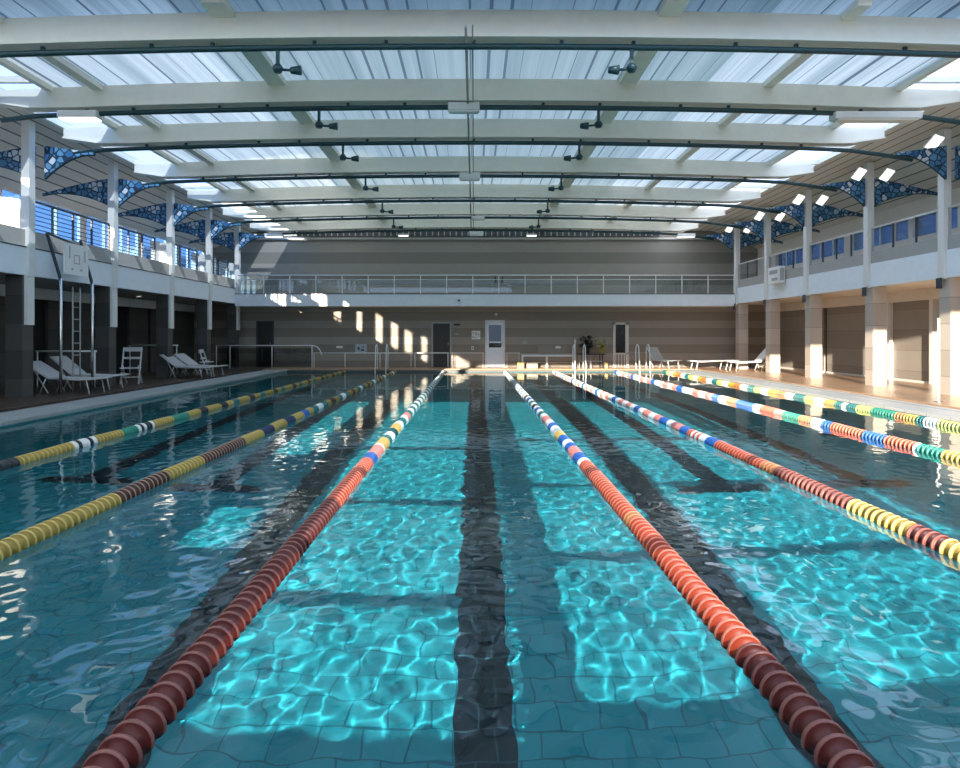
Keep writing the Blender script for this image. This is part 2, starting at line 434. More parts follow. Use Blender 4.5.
# cornice strips under the roof on the upper far wall
struct('trim_7', MB().box((WALL_L, WALL_F2-.12, 6.02), (WALL_R, WALL_F2, 6.10)), WHITE)
# lower linings of the aisles: panels behind the columns
mb = MB()
for k, (a, b) in enumerate([(8, 14.1), (14.3, 15.4), (16.3, 17.8), (18.6, 21.2), (23.0, 24.3), (24.5, 28.3)]):
    mb.box((WALL_L, a, DECK), (WALL_L+.12, b, 2.55), 0)
mb.box((WALL_L, 8, 2.55), (WALL_L+.15, 28.3, 2.85), 1)
for a, b in ((14.1,14.3),(15.4,16.3),(17.8,18.6),(21.2,23.0),(24.3,24.5)):
    mb.box((WALL_L-.01, a, DECK), (WALL_L+.03, b, 2.55), 2)
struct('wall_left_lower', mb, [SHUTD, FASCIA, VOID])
mb = MB()
for a, b in ((8, 12.0), (12.6, 14.6), (15.6, 17.5), (18.3, 20.2), (21.0, 23.9), (24.1, 28.3)):
    mb.box((WALL_R-.12, a, DECK+.06), (WALL_R, b, 2.55), 0)
    mb.box((WALL_R-.16, a, DECK), (WALL_R, b, DECK+.06), 3)
for a, b in ((12.0,12.6),(14.6,15.6),(17.5,18.3),(20.2,21.0),(23.9,24.1)):
    mb.box((WALL_R-.03, a, DECK), (WALL_R+.01, b, 2.55), 2)
mb.box((WALL_R-.16, 8, 2.55), (WALL_R, 28.3, 2.95), 1)
struct('wall_right_lower', mb, [SHUT, CREAM, VOID, WHITE])
# white jambs on the right lower wall
for i, y in enumerate((12.0, 14.6, 15.6, 17.5, 18.3, 20.2, 21.0)):
    struct('trim_%d' % (8+i), MB().box((WALL_R-.24, y-.07, DECK), (WALL_R-.0, y+.07, 2.55)), WHITE)

# outer windows: panes + frames
def window_X(idx, X, ya, yb, z0, z1, n, glass, frame, hbars=1, t=.05):
    f = MB()
    for k in range(n+1):
        y = ya + (yb-ya)*k/n; f.box((X-.05, y-t/2, z0), (X+.05, y+t/2, z1))
    for k in range(hbars+1):
        z = z0 + (z1-z0)*k/max(1, hbars); f.box((X-.05, ya, z-t/2), (X+.05, yb, z+t/2))
    o = struct('window_%d' % idx, f, frame)
    g = MB().box((X-.006, ya, z0), (X+.006, yb, z1)).build('pane', glass, o)
    return o
wi = 1
for a, b in GL_L: window_X(wi, WALL_L-.03, a, b, 3.75, 5.42, 3, GLASS, RAILW, 1); wi += 1
for a, b in GL_R: window_X(wi, WALL_R+.12, a, b, 4.48, 5.10, max(2, int((b-a)/.7)), BLUEGL, RAILW, 1, .035); wi += 1

# ------------------------------------------------------------------ galleries
GZ0, GZ1, GC = 2.87, 3.52, 3.90
mb = MB()
mb.box((WALL_L, 6, GZ0+.01), (COLX_L-.1, WALL_F2, GZ0+.25)); mb.box((COLX_L-.1, 6, GZ0), (COLX_L+.02, 27.0, GZ1), 1); mb.box((COLX_L-.1, 6, GZ1), (COLX_L, 27.0, GC), 2)
mb.box((COLX_L+.02, 6, GZ1-.03), (COLX_L+.03, 27.0, GZ1), 3)
struct('floor_gallery_left', mb, [GREYP, FASCIA, CURB, DARKM])
mb = MB()
mb.box((COLX_R+.1, 6, GZ0+.01), (WALL_R, WALL_F2, GZ0+.25)); mb.box((COLX_R-.02, 6, GZ0), (COLX_R+.1, 27.0, GZ1), 1); mb.box((COLX_R, 6, GZ1), (COLX_R+.1, 27.0, GC-.05), 2)
struct('floor_gallery_right', mb, [CREAM, FASCIA, CURB])
mb = MB()
mb.box((COLX_L, 27.12, 2.77), (COLX_R, WALL_F2, 3.0)); mb.box((COLX_L+.02, 27.0, 2.76), (COLX_R-.02, 27.12, 3.28), 1); mb.box((COLX_L+.02, 26.99, 3.26), (COLX_R-.02, 27.14, 3.29), 2)
struct('floor_gallery_far', mb, [CREAM, FASCIA, DARKM])

# gallery floor toward the outer wall hides the low windows' sills; cap walls closing the hall ends of the raised back roof
# ------------------------------------------------------------------ roof
def zroof(x): return 6.56 - .19*(x/8.6)**2
YF0 = 9.3      # the glazed roof the photo shows starts here; behind it lies an unseen flat roof made to shape the light
def strip(mb, x0, x1, zf, y0, y1, n, mi=0):
    for i in range(n):
        a, b = x0+(x1-x0)*i/n, x0+(x1-x0)*(i+1)/n
        mb.face([(a,y0,zf(a)),(a,y1,zf(a)),(b,y1,zf(b)),(b,y0,zf(b))], mi)
mb = MB(); strip(mb, -4.6, 4.6, zroof, YF0, WALL_F2, 10, 0); strip(mb, -8.3, -4.6, zroof, YF0, WALL_F2, 4, 1); strip(mb, 4.6, 8.3, zroof, YF0, WALL_F2, 4, 1)
struct('ceiling', mb, [ROOF, ROOFS])
def soffl(x): return 6.40 if x > -10.1 else 6.40 - .95*((-10.1-x)/2.4)**1.3
def soffr(x): return 6.42 if x < 11.1 else 6.42 - .85*((x-11.1)/2.2)**1.3
def thick_strip(mb, x0, x1, zf, y0, y1, n, t=.08):
    for i in range(n):
        a, b = x0+(x1-x0)*i/n, x0+(x1-x0)*(i+1)/n
        mb.prism([(a,zf(a)),(b,zf(b)),(b,zf(b)+t),(a,zf(a)+t)], 'Y', y0, y1)
mb = MB(); thick_strip(mb, WALL_L, -9.6, soffl, 12.0, WALL_F2, 8); struct('ceiling_left', mb, SOFF)
mb = MB(); thick_strip(mb, 9.75, WALL_R, soffr, YF0, WALL_F2, 8); struct('ceiling_right', mb, SOFF)
# skylight strips between the roof and the aisle soffits
def skylight(idx, xa, xb, y0, y1, glass):
    f = MB(); za, zb = zroof(8.3), 6.44
    f.box((xa-.06, y0, min(za, zb)-.1), (xa+.06, y1, min(za, zb)+.12)); f.box((xb-.06, y0, zb-.1), (xb+.06, y1, zb+.08))
    y = y0
    while y < y1:
        f.box((min(xa,xb), y-.04, za-.06), (max(xa,xb), y+.04, za+.06)); y += 1.45
    o = struct('window_%d' % idx, f, BEAMW)
    g = MB(); g.face([(xa,y0,za+.03),(xa,y1,za+.03),(xb,y1,zb+.03),(xb,y0,zb+.03)]); g.build('pane', glass, o)
FROST = roofing('sunlit_skylight', (.95,.95,.93), (1,1,1), .97, .0, .5, .0)  # right strip made white and diffuse to look sunlit
skylight(wi, -8.3, -9.6, YF0, WALL_F2, SKYGL); wi += 1
skylight(wi, 8.3, 9.75, YF0, WALL_F2, FROST); wi += 1

# the part of the roof above and behind the viewer: an unseen flat deck, its slots invented to shape the high sun
# the added second sun, high up, travels along (TX, TS, -1)
TS, TX = 1.03, -.57
ZB = 7.6
def roof_y(surf_y): return surf_y - TS*ZB
slots = []   # x0, x1, y0, y1 on the water surface
def slot(x0, x1, ya, yb): slots.append((x0 - TX*ZB, x1 - TX*ZB, roof_y(ya), min(roof_y(yb), 8.2)))
slot(-1.22, 1.36, 2.86, 4.35); slot(-1.26, 1.36, 4.55, 6.8); slot(-1.55, 1.36, 6.95, 9.7); slot(-1.7, 1.36, 9.85, 17.2)
slot(1.62, 6.0, 3.15, 5.2); slot(1.62, 6.1, 5.38, 7.5); slot(1.62, 6.2, 7.62, 10.4); slot(1.62, 6.2, 10.55, 17.2)
slot(-2.4, -1.8, 5.4, 6.6); slot(-2.9, -1.95, 9.2, 17.2)
xs = sorted({WALL_L, WALL_R, *[s[0] for s in slots], *[s[1] for s in slots]}); ys = sorted({BACK, YF0, *[s[2] for s in slots], *[s[3] for s in slots]})
mb = MB()
for i in range(len(xs)-1):
    for j in range(len(ys)-1):
        cx, cy = (xs[i]+xs[i+1])/2, (ys[j]+ys[j+1])/2
        if any(s[0] < cx < s[1] and s[2] < cy < s[3] for s in slots): continue
        mb.box((xs[i], ys[j], ZB), (xs[i+1], ys[j+1], ZB+.06), 0 if cx < -6 else 1)
mb.box((WALL_L, YF0, ZB), (-9.6, 12.0, ZB+.06)); mb.box((WALL_L, 11.95, 5.4), (-9.6, 12.0, ZB)); mb.box((-9.66, YF0, 6.45), (-9.6, 12.0, ZB))
mb.box((-9.6, YF0-.06, 6.45), (WALL_R, YF0, ZB))
struct('ceiling_near_unseen', mb, [SOLID, roofing('near_roof_fill', (.72,.72,.66), (.82,.82,.76), .95, 0, .45, .02)])  # pale translucent sheet over most of this unseen roof, added for fill light

# ------------------------------------------------------------------ roof frames: beam, tie pipe, brackets, hangers
ORD = ['nearest the viewer', 'second from the viewer', 'third from the viewer', 'fourth from the viewer', 'fifth from the viewer', 'sixth from the viewer', 'last before the far wall']
def make_frame(Y, i):
    t = thing('roof_frame', 'white arched roof beam over dark teal tie pipe, ' + ORD[i], 'roof beam', (0, Y, 0), 0, 'roof beams crossing the hall')
    def arch(x): return -.17*(x/8.6)**2
    b = MB(); xs = np.linspace(-9.5, 9.5, 25)
    top = []; bot = []
    for x in xs:
        e = max(0, (abs(x)-8.2)/1.3)
        top.append((x, zroof(x) - .03)); bot.append((x, 6.13 + arch(x) + .18*e*e))
    poly = top + bot[::-1]
    for k in range(len(xs)-1):
        b.prism([top[k], top[k+1], bot[k+1], bot[k]], 'Y', -.09, .09)
    for k in range(len(xs)-1):   # bottom flange
        b.prism([(bot[k][0], bot[k][1]), (bot[k+1][0], bot[k+1][1]), (bot[k+1][0], bot[k+1][1]-.035), (bot[k][0], bot[k][1]-.035)], 'Y', -.14, .14)
    b.build('beam', BEAMW, t)
    cl, cr = COLX_L, COLX_R
    pts = []
    for x in np.linspace(-9.3, 10.2, 28):
        z = 6.0 + arch(x)
        if abs(x) > 8.6: z = 6.0 + arch(8.6*math.copysign(1, x)) - .13*(abs(x)-8.6)**1.2
        pts.append((x, 0, z))
    MB().tube(pts, .05, 8).build('tie_pipe', TEAL, t)
    h = MB()
    for x in np.arange(-7.8, 8, 1.3): h.cbox((x + .2*math.sin(x*7), 0, 6.08 + arch(x)), (.05, .05, .12))
    h.build('hanger', TEAL, t)
    # lattice brackets: inner and outer of each column line
    for sx, cx in ((-1, cl), (1, cr)) if i > 1 else ((1, cr),):
        for inner in (True, False):
            d = -sx if inner else sx
            L = 1.15 if inner else 1.9
            x0 = cx + d*.12
            pl = []
            n = 8
            for k in range(n+1):
                q = k/n; x = x0 + d*L*q
                pl.append((x, 5.92 - (.16*q if inner else .42*q**1.2)))
            for k in range(n, -1, -1):
                q = k/n; x = x0 + d*L*q
                topz = 5.92 - (.16*q if inner else .42*q**1.2)
                pl.append((x, topz - (.72*(1-q)**1.8 + .05)))
            b = MB()
            for k in range(n):
                a0, a1 = pl[k], pl[k+1]; c0, c1 = pl[2*n+1-k], pl[2*n-k]
                b.prism([a0, a1, c1, c0], 'Y', -.04, .04)
            br = b.build('bracket', LATT, t)
            fl = MB().tube([(pl[k][0], 0, pl[k][1]) for k in range(n, 2*n+2) if k < len(pl)], .025, 6)
            fl.build('flange', TEAL, br)
    return t
for i, y in enumerate(FRAMES): make_frame(y, i)
# lengthwise purlins
def purlin(x, w, label, h=.12):
    z = zroof(x); b = MB(); b.box((x-w/2, YF0+.1, z-h), (x+w/2, WALL_F2-.05, z-.012)); o = b.build('roof_purlin', BEAMW); tag(o, label, 'roof purlin', 'roof purlins running lengthwise')
purlin(-7.35, .2, 'pale lengthwise roof purlin furthest left'); purlin(-3.85, .34, 'broad pale lengthwise purlin above the left row of spotlights')
purlin(3.0, .34, 'broad pale lengthwise purlin above the right row of spotlights'); purlin(5.75, .2, 'pale lengthwise roof purlin on the right, next to the skylight side')
o = MB().tube([(-.12, YF0+.1, 6.05), (-.12, 27.4, 6.05)], .022, 6).tube([(-.02, YF0+.1, 6.07), (-.02, 27.4, 6.07)], .012, 6).build('conduit', CURB)
tag(o, 'thin grey conduit running lengthwise down the middle of the roof', 'conduit')
# dark slotted grille high on the far wall
b = MB().box((-8.2, WALL_F2-.3, 6.12), (8.6, WALL_F2-.2, 6.36), 0)
for k in range(60): b.box((-8.0+k*.275, WALL_F2-.33, 6.14), (-7.95+k*.275, WALL_F2-.3, 6.34), 1)
tag(b.build('ventilation_grille', [DARKM, GREYP]), 'long dark slotted grille between far wall top and roof', 'grille')

# ------------------------------------------------------------------ columns
def column(x, y, z1, side, label, tall):
    t = thing('column', label, 'column', (x, y, 0), 0, 'columns along the %s of the pool' % side)
    s = 1 if side == 'right' else -1
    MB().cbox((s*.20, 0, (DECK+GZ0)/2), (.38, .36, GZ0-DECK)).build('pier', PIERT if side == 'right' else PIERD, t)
    MB().box((-.09-s*.0, -.1, GZ0-.02), (.09, .1, 6.36)).build('shaft', WHITE, t)
    MB().box((-s*.02-.1, -.12, 1.75 if side == 'left' else GZ0-.35), (-s*.02+.04, .12, GZ0)).build('bracket', WHITE, t) if side == 'left' else MB().box((-.13,-.05,GZ0-.25),(-.09,.1,GZ0-.0)).build('bracket', DARKM, t)
    return t
NM = ['nearest', 'second', 'third', 'fourth', 'fifth and farthest']
for i, y in enumerate(COLY_L): column(COLX_L, y, 5.9, 'left', '%s column on the left side, shaded pale shaft above a stone pier' % NM[i], 1)
for i, y in enumerate(COLY_R): column(COLX_R, y, 5.9, 'right', '%s column on the right side, white shaft above a sunlit tiled pier' % NM[i], 1)

# ------------------------------------------------------------------ railings
def bar_railing(y0, y1, i):
    x = COLX_L - .05; L = y1-y0
    t = thing('gallery_railing', 'dark horizontal-bar railing on left gallery, %s bay from the viewer' % NM[i].split()[0], 'railing', (x, y0, GC), 0, 'bar railings of the left gallery')
    n = max(2, round(L/.8)); hgt = .70
    for k in range(n+1):
        MB().box((-.02, L*k/n-.02, 0), (.02, L*k/n+.02, hgt)).build('post', DARKM, t)
    MB().box((-.03, 0, hgt-.02), (.03, L, hgt+.025)).build('handrail', DARKM, t)
    b = MB()
    for k in range(6): b.tube([(0, 0, .07+k*.105), (0, L, .07+k*.105)], .011, 6)
    b.build('rails', DARKM, t)
ys = [12.0] + COLY_L
for i in range(5):
    bar_railing(ys[i]+(.12 if i else -2), ys[i+1]-(.12 if i == 1 else .95), i)
def glass_railing(y0, y1, i):
    x = COLX_R + .05; L = y1-y0
    t = thing('gallery_balustrade', 'glass-panelled balustrade on right gallery, %s bay from the viewer' % NM[i].split()[0], 'railing', (x, y0, GC-.05), 0, 'glass balustrades of the right gallery')
    n = max(2, round(L/.85)); hgt = .66
    for k in range(n+1):
        MB().box((-.04, L*k/n-.018, -.36), (.0, L*k/n+.018, hgt)).build('post', DARKM if 0 < k < n else GREYP, t)
    MB().tube([(-.02, 0, hgt), (-.02, L, hgt)], .025, 8).build('handrail', RAILW, t)
    for k in range(n):
        MB().box((-.012, L*k/n+.03, .02), (0, L*(k+1)/n-.03, hgt-.05)).build('glass_panel', FROSTP, t)
def frostp():
    m, nt = new_mat('frosted_panel'); t = N(nt, 'ShaderNodeBsdfTransparent', Color=(.95,.97,1,1)); d = N(nt, 'ShaderNodeBsdfDiffuse', Color=(.75,.74,.7,1))
    mx = N(nt, 'ShaderNodeMixShader', Fac=.07); lk(nt, t.outputs[0], mx.inputs[1]); lk(nt, d.outputs[0], mx.inputs[2]); finish(nt, mx.outputs[0]); return m
FROSTP = frostp()
ys = [11.5] + COLY_R
for i in range(5):
    glass_railing(ys[i]+.12, ys[i+1]-.12 if i < 4 else 26.9, i)
t = thing('gallery_railing', 'long white railing across the far gallery above the pool end', 'railing', (COLX_L+.1, 27.06, 3.29))
L = COLX_R-COLX_L-.2
for k in range(20): MB().box((L*k/19-.02, -.02, 0), (L*k/19+.02, .02, .78)).build('post', RAILW, t)
MB().tube([(0,0,.78), (L,0,.78)], .03, 8).build('handrail', RAILW, t)
MB().tube([(0,0,.60), (L,0,.60)], .016, 6).build('mid_rail', RAILW, t)
MB().box((0,-.006,.05), (L,.006,.56)).build('glass_panel', glassy('rail_glass', (.86,.90,.90), .05), t)
# white end panels beside the left posts, standing across the gallery
for i in (0, 2, 3, 4):
    y = COLY_L[i]
    b = MB(); pr = [(-.75, 0)] + [(-.75 + .65*k/8, .98 + .10*math.sin(PI/2*(1-k/8))) for k in range(9)] + [(-.1, 0)]
    b.prism([(COLX_L + u, GC - .3 + v) for u, v in pr], 'Y', y+.14, y+.18)
    o = b.build('end_panel', WHITE); tag(o, 'bright white rounded panel across left gallery behind the %s column' % NM[i].split()[0], 'panel', 'white end panels on the left gallery')

# ------------------------------------------------------------------ lane ropes
RIM = {}
for k in ('red', 'brick_shade', 'brown', 'gold', 'yellow', 'orange'):
    c = FL[k]; base = dict(red=(.72,.09,.03), brick_shade=(.17,.022,.016), brown=(.11,.03,.013), yellow=(.66,.42,.06), gold=(.52,.36,.07), orange=(.72,.24,.07))[k]
    w_ = dict(red=.22, brick_shade=.07, brown=.20, gold=.06, yellow=.2, orange=.2)[k]
    RIM[k] = plain('float_rim_' + k, tuple(v*(1-w_) + t*w_ for v, t in zip(base, (.85, .72, .55))), .4)
    FL[k] = plain('float_body_' + k, tuple(v*.72 for v in base), .45)
DM = {}
def disc_data(col):
    """a spool-shaped float: hub, flange and a paler rounded rim"""
    if col not in DM:
        mb = MB().lathe([(0,-.0425),(.040,-.0425),(.044,-.014),(.077,-.010)], 22, 'Y')
        mb.lathe([(.077,-.010),(.081,-.008),(.083,-.004),(.083,.004),(.081,.008),(.077,.010)], 22, 'Y', mi=1)
        mb.lathe([(.077,.010),(.044,.014),(.040,.0425),(0,.0425)], 22, 'Y')
        o = mb.build('float_disc', [FL[col], RIM.get(col, FL[col])]); DM[col] = o.data; bpy.data.objects.remove(o)
    return DM[col]
def seq(y, table, tail, step):
    for lim, c in table:
        if y < lim: return c
    k = int((y - table[-1][0]) / step)
    return tail[k % len(tail)]
wt = ['white','teal']
ROPES = [
 (-1.25, 2.0, 'deep red lane rope just left of the centre lane line', [(5.6,'brick_shade'),(7.5,'red'),(7.85,'blue'),(8.3,'pink'),(8.45,'white'),(8.9,'yellow'),(9.2,'teal'),(9.5,'white'),(9.9,'teal'),(10.4,'yellow'),(10.7,'white'),(11.1,'teal'),(11.5,'white'),(11.9,'pink')], ['teal','white'], .34),  # nearest stretch is red darkened for the shade it lies in
 (-3.24, 4.2, 'yellow and brown banded lane rope, second left of centre', [(5.75,'gold'),(6.7,'brown'),(7.55,'gold'),(8.95,'brown'),(9.7,'gold'),(10.2,'navy'),(10.9,'gold'),(11.4,'navy'),(12,'gold'),(12.3,'blue')], ['gold','teal','white','teal','gold','brown'], .4),
 (-5.35, 7.0, 'yellow, green and black lane rope nearest the left pool edge', [(7.45,'dark'),(8.5,'gold'),(8.6,'white'),(8.7,'dark'),(8.8,'white'),(8.9,'dark'),(9.0,'white'),(9.7,'gold'),(10.1,'green'),(10.2,'white'),(10.3,'dark'),(10.4,'white'),(10.5,'dark'),(10.6,'white'),(11.3,'gold'),(11.9,'green'),(12.4,'gold'),(12.7,'dark')], ['gold','gold','dark','gold','teal'], .35),
 (1.28, 2.0, 'red lane rope just right of the centre lane line', [(3.0,'brick_shade'),(5.0,'red'),(5.2,'orange'),(7.35,'red'),(7.5,'white'),(7.85,'blue'),(8.25,'pink'),(8.5,'blue'),(8.8,'white'),(9.2,'blue'),(9.6,'yellow'),(10.1,'white'),(10.5,'blue'),(10.9,'white'),(11.4,'pink')], ['white','teal','white','blue','white','dark'], .33),  # first floats are red painted in their shaded tone
 (3.3, 4.0, 'yellow-ended dark red lane rope, second right of centre', [(4.5,'yellow'),(4.8,'brick_shade'),(5.55,'yellow'),(6.9,'brick_shade'),(7.3,'orange'),(8.6,'red'),(8.95,'blue'),(9.2,'white'),(9.3,'red'),(9.4,'white'),(9.5,'red'),(9.6,'white'),(9.7,'red'),(10.1,'blue'),(10.5,'pink'),(10.8,'white'),(11.2,'blue')], ['pink','white','pink','white','blue','white'], .35),
 (5.85, 7.4, 'multicoloured lane rope of green, red and blue floats, third right of centre', [(7.95,'yellow'),(8.4,'green'),(8.5,'white'),(9.1,'red'),(9.6,'blue'),(10.4,'red'),(10.7,'blue'),(11,'white'),(11.4,'orange'),(12,'green'),(12.4,'pink'),(13,'red'),(13.3,'white'),(14.2,'blue'),(14.7,'orange')], ['white','blue','pink','white','pink','white'], .45),
 (7.85, 9.8, 'pale yellow and teal lane rope nearest the right pool edge', [(10.8,'lime'),(11.1,'white'),(11.3,'teal'),(11.6,'yellow'),(11.9,'orange'),(12.6,'green'),(13.1,'lime'),(13.4,'teal'),(13.6,'white'),(13.8,'teal')], ['yellow','white','lime','teal','white','orange'], .45)]
CK = list(FL.keys())
for X, y0, label, table, tail, step in ROPES:
    t = thing('lane_rope', label, 'lane rope', (X, 0, 0.012), 0, 'lane ropes floating on the pool')
    MB().tube([(0, POOL_N, 0), (0, POOL_F, 0)], .012, 6).build('cable', STEEL, t)
    rest = MB()
    k = 0; y = y0
    sp = .085
    cols_at = lambda yy: seq(yy, table, tail, step)
    while y < POOL_F - .1:
        c = cols_at(y)
        if k < 100:
            o = bpy.data.objects.new('float_disc', disc_data(c)); C.objects.link(o); o.parent = t; o.location = (0, y, .004*math.sin(y*3.1)); o.rotation_euler = (random.uniform(-.05,.05), random.uniform(0,1), random.uniform(-.05,.05))
        else:
            rest.lathe([(0,-.05),(.05,-.05),(.05,-.02),(.08,-.016),(.08,.016),(.05,.02),(.05,.05),(0,.05)], 12, 'Y', (0, y, 0), CK.index(c))
        y += sp; k += 1
    y = y0 - sp
    while y > POOL_N + .1:
        rest.lathe([(.05,-.05),(.05,-.02),(.08,-.016),(.08,.016),(.05,.02),(.05,.05)], 10, 'Y', (0, y, 0), CK.index(cols_at(y))); y -= sp
    o = rest.build('float_discs', [FL[c] for c in CK], t); o['kind'] = 'stuff'

# ------------------------------------------------------------------ lamps under the roof
def spotlight(label, loc, flip):
    t = thing('spotlight', label, 'spotlight', loc, 0, 'small dark spotlights hanging from tie pipes')
    MB().box((-.025,-.025,0), (.025,.025,.30)).build('stem', TEAL, t)
    MB().lathe([(0,-.05),(.06,-.05),(.085,.02),(.05,.07),(0,.07)], 12, 'Z').build('joint', TEAL, t)
    b = MB(); s = -1 if flip else 1
    b.tube([(0,0,0),(s*.22,0,-.02)], .022, 8); b.build('arm', TEAL, t)
    MB().lathe([(0,.0),(.05,.0),(.075,.16),(.0,.16)], 12, 'X', (s*.2 if s > 0 else -.36, 0, -.02)).build('lamp_head', TEAL, t)
    return t
def along(x): return 6.0 - .17*(x/8.6)**2
side_l = 'dark teal spotlight on the left half of the roof, hanging below the %s tie pipe'
for i, y in enumerate(FRAMES[:6]):
    for x, sd in ((-3.05, 'left'), (2.45, 'right')):
        nm = ['nearest','second','third','fourth','fifth','sixth'][i]
        spotlight('dark teal spotlight hanging below the %s tie pipe, %s half of roof' % (nm, sd), (x, y, along(x)-.33), sd == 'right')
def box_light(label, loc, w, h=.13, d=.22, mat=None):
    t = thing('ceiling_light', label, 'light', loc, 0)
    MB().cbox((0,0,0), (w, d, h)).build('housing', WHITE, t, bevel=.02)
    MB().cbox((0,0,-h/2-.012), (w*.92, d*.8, .024)).build('diffuser', LAMPW if mat is None else mat, t)
box_light('white box fitting at the middle of the second tie pipe', (-.2, 12.6, 6.0), .62, .16, .2, WHITE)
box_light('white box fitting at the middle of the fourth tie pipe', (-.12, 18.0, 6.0), .58, .2, .2, WHITE)
box_light('white box fitting at the middle of the sixth tie pipe', (.15, 24.3, 5.98), .5, .12, .2, WHITE)
box_light('small white box fitting at the middle of the last tie pipe, below the grille', (.1, 27.2, 5.86), .6, .16, .2, WHITE)
box_light('long lit light fitting at the left end of the second tie pipe', (-7.75, 12.6, along(7.7)-.02), .78, .14, .26)
box_light('long cream light fitting at the right end of the second tie pipe', (7.9, 12.6, along(7.9)-.04), 1.7, .14, .26, CREAM)
box_light('bright light fitting at the left end of the last tie pipe', (-8.5, 27.2, 5.78), .75, .12, .26)
box_light('slim white light left of centre on the last tie pipe', (-3.0, 27.2, 5.8), .45, .07, .18)
box_light('slim white light right of centre on the last tie pipe', (2.45, 27.2, 5.8), .45, .07, .18)
box_light('bright light fitting at the right end of the last tie pipe', (9.0, 27.2, 5.78), .75, .12, .26)
def floodlight(label, loc, tilt):
    t = thing('floodlight', label, 'floodlight', loc, 0, 'white floodlights beside the right column tops')
    M = Matrix.Rotation(tilt, 4, 'Y') @ Matrix.Rotation(-.8, 4, 'X')
    MB().cbox((0,0,0), (.25,.36,.05), 0, M).build('housing', WHITE, t)
    MB().cbox((0,0,-.03), (.22,.33,.012), 0, M).build('lens', LAMPW, t)
    MB().tube([(0,0,.0),(0,.0,.24)], .014, 6).build('stem', GREYP, t)
for i, y in enumerate(COLY_R):
    for x, z, w in ((10.68, 6.0, 'pool side'), (11.45, 5.98, 'gallery side')):
        if i == 0 and w == 'gallery side': continue
        floodlight('bright white floodlight by the %s right column top, on its %s' % (NM[i].split()[0], w), (x, y-.25, z), .35)

# ------------------------------------------------------------------ doors and far wall furniture
def door_far(idx, d, frame, leafm, glass_spec=None):
    x0, x1, z1 = fx(d[0]), fx(d[1]), fz(d[2]); z0 = DECK
    f = MB(); w = .07
    f.box((x0-.0, WALL_F-.04, z0), (x0+w, WALL_F+.1, z1)); f.box((x1-w, WALL_F-.04, z0), (x1, WALL_F+.1, z1)); f.box((x0, WALL_F-.04, z1-w), (x1, WALL_F+.1, z1))
    o = struct('door_%d' % idx, f, frame)
    lf = MB()
    if glass_spec:
        wall_with_holes(lf, 'Y', WALL_F+.02, WALL_F+.07, x0+w, x1-w, z0+.02, z1-w, [(x0+.17, x1-.17, a, b) for a, b in glass_spec])
    else: lf.box((x0+w, WALL_F+.02, z0+.02), (x1-w, WALL_F+.07, z1-w))
    l = lf.build('leaf', leafm, o)
    if glass_spec:
        g = MB()
        for a, b in glass_spec: g.box((x0+.17, WALL_F+.04, a), (x1-.17, WALL_F+.05, b))
        g.build('pane', DARKGL, l)
    MB().tube([(x1-.15, WALL_F-.03, z0+.95), (x1-.15, WALL_F-.03, z0+1.1)], .015, 6).build('handle', STEEL, l)
door_far(1, DOORS_F['white'], WHITE, plain('door_white', (.78,.86,.95), .4), [(fz(341.5), fz(325)), (fz(347.5), fz(343))])
door_far(2, DOORS_F['dark'], GREYP, DOORDK)
door_far(3, DOORS_F['left'], DARKM, DOORDK)
# tall narrow window in the far wall
x0, x1, z1, z0 = fx(613), fx(628.5), fz(322.5), fz(354.5)
f = MB(); f.box((x0, WALL_F-.05, z0), (x0+.1, WALL_F+.08, z1)); f.box((x1-.14, WALL_F-.05, z0), (x1, WALL_F+.08, z1)); f.box((x0, WALL_F-.05, z1-.09), (x1, WALL_F+.08, z1)); f.box((x0, WALL_F-.05, z0), (x1, WALL_F+.08, z0+.07))
f.box((x0, WALL_F-.05, DECK), (x0+.06, WALL_F, z0)); f.box((x1-.12, WALL_F-.05, DECK), (x1, WALL_F, z0))
for k in range(4): f.box((x0+.1+k*.13, WALL_F-.03, DECK), (x0+.13+k*.13, WALL_F, z0))
o = struct('window_%d' % wi, f, WHITE); wi += 1
MB().box((x0+.1, WALL_F+.02, z0+.06), (x1-.14, WALL_F+.03, z1-.08)).build('pane', DARKGL, o)

def flat_sign(label, px, py, w, h, lines, col=SIGNW, name='wall_sign', depth=.03):
    t = thing(name, label, 'sign', (fx(px), WALL_F-.005, fz(py)))
    MB().box((-w/2, -depth, -h/2), (w/2, 0, h/2)).build('board', col, t)
    b = MB()
    for (a, c, ww, hh) in lines: b.box((a*w-ww*w/2, -depth-.004, c*h-hh*h/2), (a*w+ww*w/2, -depth, c*h+hh*h/2))
    if lines: b.build('lettering', INK if col is not BLACK else SIGNW, t)
txt = [(-.02+.3*c, .28-.14*r, .22, .05) for r in range(5) for c in (-1, 0, 1) if (r*3+c) % 4 != 1]
flat_sign('white notice board between dark door and white door', 476, 335, .38, .38, txt)
flat_sign('small dark plaque beside the top of the dark door', 457, 324.7, .26, .08, [], BLACK)
flat_sign('small grey plate beside the dark door below the plaque', 457, 334, .2, .05, [], GREYP)
flat_sign('framed blue-white picture notice on shaded left part of far wall', 361, 349, .5, .42, [(-.2,.05,.2,.3),(.15,-.1,.3,.2),(.2,.2,.12,.18)], plain('notice_blue', (.45,.52,.58), .5))
flat_sign('small white notice left of the framed picture notice', 339.5, 347, .28, .1, [], SIGNW)
flat_sign('pale switch plate on wall right of the white door', 524.5, 342.5, .2, .12, [], GREYP)
flat_sign('grey board with white label above the bench', 552, 350.5, 1.25, .5, [], plain('board_grey', (.27,.25,.22), .6))
flat_sign('small white label on the grey board above the bench', 558, 347.3, .22, .09, [], SIGNW, depth=.045)
t = thing('wall_lamp', 'small round lamp on wall above the white door', 'lamp', (fx(496), WALL_F, fz(314.5)))
